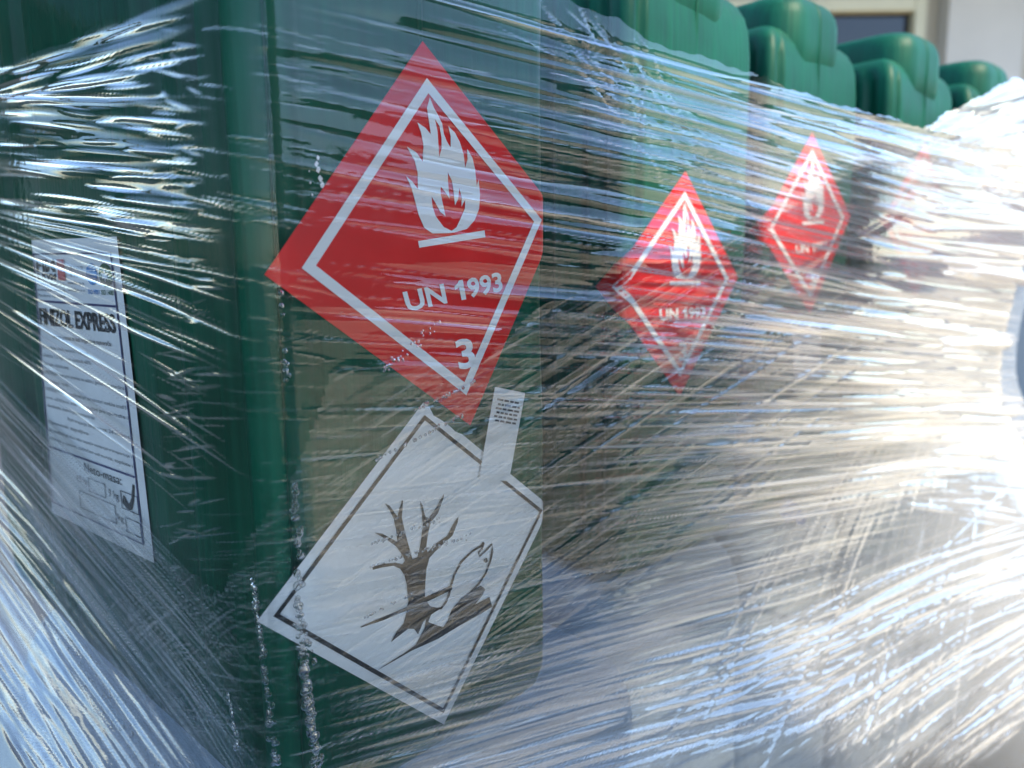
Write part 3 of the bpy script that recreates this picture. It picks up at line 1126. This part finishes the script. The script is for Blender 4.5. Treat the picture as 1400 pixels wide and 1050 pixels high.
# broad undulation, then tension wrinkles, then fine creases
sh.family(R_MAIN, 60, (.4, 1.0), (10, 26), (.06, .18), jit=3)
sh.family(R_BLUE, 40, (.35, .9), (5, 12), (.15, .4), lay=.5, jit=3)
sh.family(R_MAIN, 34, (.5, 1.1), (2.5, 5), (.4, .7), lay=2.6, haze=.2, jit=10)
sh.family(R_MAIN, 160, (.2, .8), (1.8, 5), (.15, .5), lay=1.0, haze=.05, jit=2)
sh.family(R_MAIN, 380, (.1, .6), (.7, 1.6), (.25, .6), lay=1.0, haze=.22, jit=2)
sh.family(R_FAR, 90, (.4, 1.0), (5, 11), (.2, .5), lay=2.0, haze=.3, jit=2)
sh.family(R_FAR, 150, (.3, .9), (2.0, 6), (.2, .6), lay=2.0, haze=.4, jit=2)
sh.family(R_FAR, 220, (.2, .9), (.7, 1.8), (.2, .6), lay=2.4, haze=.75, jit=2)
sh.family(R_SPIN, 150, (.3, .8), (2.0, 4.2), (.25, .55), lay=1.5, haze=.95, jit=2, sign=1)
sh.family(R_SPIN, 160, (.2, .7), (.8, 1.6), (.25, .55), lay=1.5, haze=.9, jit=2, sign=1)
sh.family(R_CREAM, 90, (.4, 1.0), (5, 12), (.4, .8), lay=1.0, haze=.1, jit=6)
sh.family(R_CREAM, 260, (.15, .7), (1.5, 5), (.2, .6), lay=2.0, haze=.25, jit=8)
sh.family(R_CREAM, 240, (.15, .7), (.8, 1.6), (.2, .6), lay=2.0, haze=.3, jit=6)
sh.family(R_FLAP, 160, (.3, .9), (.8, 5), (.15, .5), lay=1.5, haze=.2, jit=2)
sh.family(TOP_WEB, 70, (.2, .8), (.9, 2.8), (.3, .7), lay=2.0, haze=.25, jit=40)
sh.family(L_TOP, 26, (.3, .8), (6, 12), (.15, .35), lay=.6)
sh.family(L_TOP, 90, (.15, .6), (1.4, 4), (.25, .6), lay=2.4, haze=.10, fuzz=.00007)
sh.family(L_MID, 14, (.5, 1.0), (2.2, 4), (.4, .7), lay=2.5, haze=.15)
sh.family(L_MID, 110, (.15, .6), (.8, 2.6), (.2, .5), lay=1.1, haze=.12)
sh.family(L_FAN, 130, (.3, .9), (2, 7), (.10, .3), lay=.6, haze=.2, jit=6)
sh.family(L_FAN, 320, (.15, .8), (.8, 2), (.2, .4), lay=.8, haze=.35, jit=8)
sh.family(L_RIB, 150, (.1, .6), (.8, 2.0), (.15, .4), lay=1.2, haze=.10, jit=5)
sh.family(L_BAND, 90, (.3, .9), (1.6, 4), (.1, .35), lay=1.2, haze=.12, fuzz=.00007)
sh.family(R_FAN, 60, (.4, 1.0), (3, 7), (.3, .6), lay=2.2, haze=.4, jit=6)
sh.family(R_FAN, 180, (.3, .9), (1.2, 3), (.2, .55), lay=1.6, haze=.4, jit=4)
sh.family(R_LOW, 40, (.4, 1.0), (4, 11), (.2, .45), lay=1.0, haze=.15, jit=3)
sh.family(R_LOW, 180, (.15, .8), (.8, 2.2), (.2, .6), lay=1.6, haze=.4, jit=4)
sh.family(R_STEEP, 80, (.4, .9), (.9, 2.0), (.2, .5), lay=1.2, haze=.35, jit=4)
# crushed micro relief where the film is gathered at the far corner
wu = smooth(U_CORNER + .42, U_CORNER + .62, sh.u)[:, None]
nz = rng.normal(0, 1, sh.h.shape)
for _ in range(3):
    nz = (nz + np.roll(nz, 1, 0) + np.roll(nz, -1, 0) + np.roll(nz, 1, 1) + np.roll(nz, -1, 1)) / 5
sh.h += wu * smooth(.12, .05, sh.v)[None, :] * smooth(-.24, -.18, sh.v)[None, :] * nz / nz.std() * .00022

wrap = empty("stretch_wrap", (.2, .5, 0), "clear creased stretch film wound tightly round the row of canisters", "film")
topA = film_uv([(-120, -200), (300, -220), (640, -120), (720, -40), (780, 0), (854, 28), (888, 57), (1016, 98), (1150, 150), (1230, 172), (1262, 186), (1300, 165), (1350, 140), (1393, 116)])
topA = topA[np.argsort(topA[:, 0])]
topA = np.vstack([topA, [ULEN, topA[-1, 1] + .01]])


def cling(u, v):
    # film that sticks to the plastic without an air gap mirrors little
    return smooth(U_CORNER + .02, U_CORNER - .01, u) * smooth(-.2, -.12, v - .09 * np.clip((U_CORNER - u) / .3, 0, 1))


def layA(u, v):
    return (.36 + .45 * smooth(U_CORNER + .25, U_CORNER + .5, u) + 1.3 * smooth(U_CORNER + .45, U_CORNER + .68, u) + 1.0 * smooth(-.15, -.24, v) * (1 - .7 * smooth(U_CORNER + .35, U_CORNER + .6, u)) + .25 * smooth(U_CORNER + .14, U_CORNER + .2, u)) * (1 - .95 * cling(u, v))


def hazeA(u, v):
    return .002 + .02 * smooth(U_CORNER + .3, U_CORNER + .55, u) + .28 * smooth(U_CORNER + .42, U_CORNER + .60, u) + .08 * smooth(-.16, -.25, v) + .05 * smooth(-.06, -.16, v - .1 * np.clip((U_CORNER - u) / .3, 0, 1)) * smooth(U_CORNER, U_CORNER - .06, u)


sh.build("film_sheet", 0.0, topA, layA, hazeA, wrap, M_FILM)

# second turn of film, lower, running diagonally
sb = Sheet(u_samples(560), VS(.16, 660, 260))
sb.family(R_DIAG, 30, (.4, .9), (10, 22), (.05, .14), jit=3)
sb.family(R_DIAG, 330, (.1, .6), (.8, 2.6), (.2, .5), lay=.8, haze=.14, jit=3)
sb.family(R_MAIN[3:], 300, (.1, .7), (.8, 2.4), (.15, .5), lay=1.0, haze=.25, jit=2)
sb.family(R_FAR[2:], 150, (.3, .9), (1.0, 3.5), (.2, .6), lay=2.0, haze=.5, jit=2)
sb.family(R_LOW, 200, (.15, .8), (.8, 2.2), (.2, .6), lay=1.6, haze=.4, jit=8)
sb.family(R_STEEP, 90, (.4, .9), (.9, 2.0), (.2, .5), lay=1.4, haze=.3, jit=4)
sb.family(R_FAN, 160, (.3, .9), (1.2, 3), (.2, .55), lay=1.4, haze=.35, jit=4)
sb.family(R_CREAM, 160, (.2, .7), (1.2, 4), (.2, .5), lay=1.0, haze=.3, jit=6)
sb.family(L_FAN, 380, (.2, .8), (.8, 3), (.2, .5), lay=1.0, haze=.35, jit=6)
sb.family(L_CROSS, 300, (.1, .5), (.8, 1.8), (.15, .4), lay=1.0, haze=.2, jit=5)
sb.family(L_RIB[4:], 160, (.1, .6), (.8, 1.8), (.15, .4), lay=1.0, haze=.14, jit=4)
topB = film_uv([(-120, 420), (60, 560), (200, 720), (320, 800), (400, 620), (440, 500), (560, 490), (640, 500), (720, 420), (860, 390), (1000, 320), (1120, 260), (1200, 215), (1300, 240), (1380, 300)])
topB = topB[np.argsort(topB[:, 0])]
topB = np.vstack([topB, [ULEN, topB[-1, 1]]])


def layB(u, v):
    return (.3 + .4 * smooth(U_CORNER + .25, U_CORNER + .5, u) + .8 * smooth(-.15, -.24, v)) * (1 - .7 * cling(u, v))


def hazeB(u, v):
    return .005 + .15 * smooth(U_CORNER + .42, U_CORNER + .62, u) + .06 * smooth(-.16, -.25, v)


sb.build("film_sheet", 0.0055, topB, layB, hazeB, wrap, M_FILM)

# ------------------------------------------------------------------ condensation between film and plastic
bm = bmesh.new()
ico = bmesh.new()
bmesh.ops.create_icosphere(ico, subdivisions=2, radius=1.0)
iv = np.array([v.co[:] for v in ico.verts])
if_ = [tuple(v.index for v in f.verts) for f in ico.faces]
ico.free()
vs, fs = [], []


def drop(px, r_px):
    u, v = film_uv([px])[0]
    x, y, nx, ny = [float(a) for a in path_at(np.array(u))]
    p = surf(np.array(u), np.array(v), .0012)
    r = r_px * p[1] / FPX
    T = np.array([-ny, nx, 0])
    Nn = np.array([nx, ny, 0])
    b = len(vs)
    k = random.uniform(.75, 1.3)
    for q in iv:
        w = p + T * q[0] * r + np.array([0, 0, 1.]) * q[2] * r * k + Nn * q[1] * r * .45
        vs.append((w[0], w[1], w[2] + CAM_H))
    fs.extend(tuple(b + i for i in f) for f in if_)


for (x0, y0, x1, y1, n, spread, rmax) in [(400, 655, 404, 800, 26, 6, 5), (345, 785, 372, 1050, 70, 5, 5), (408, 905, 424, 1050, 60, 7, 6.5), (310, 940, 322, 1015, 26, 4, 4),
                                          (402, 810, 412, 905, 60, 12, 4), (385, 395, 392, 520, 10, 3, 3.5),
                                          (510, 625, 640, 560, 34, 4, 2.2), (560, 560, 650, 520, 26, 4, 2.2), (500, 740, 600, 705, 34, 5, 2.0), (500, 770, 640, 730, 40, 5, 2.0), (490, 840, 560, 805, 22, 4, 2.0),
                                          (520, 505, 600, 440, 40, 12, 2.0), (60, 830, 160, 960, 30, 22, 2.6), (110, 940, 220, 1040, 34, 22, 3.2)]:
    for k in range(n):
        t = random.random()
        wd = spread * (.35 + .65 * t)
        drop((x0 + (x1 - x0) * t + random.gauss(0, wd * .5), y0 + (y1 - y0) * t + random.gauss(0, wd * .4)), random.uniform(.5, 1) * rmax * 1.25)
o = mesh_obj("condensation", vs, fs, M_WATER, None, True)
o["kind"] = "stuff"
o["label"] = "chains of tiny water droplets trapped under the film on the corner"
o["category"] = "droplets"
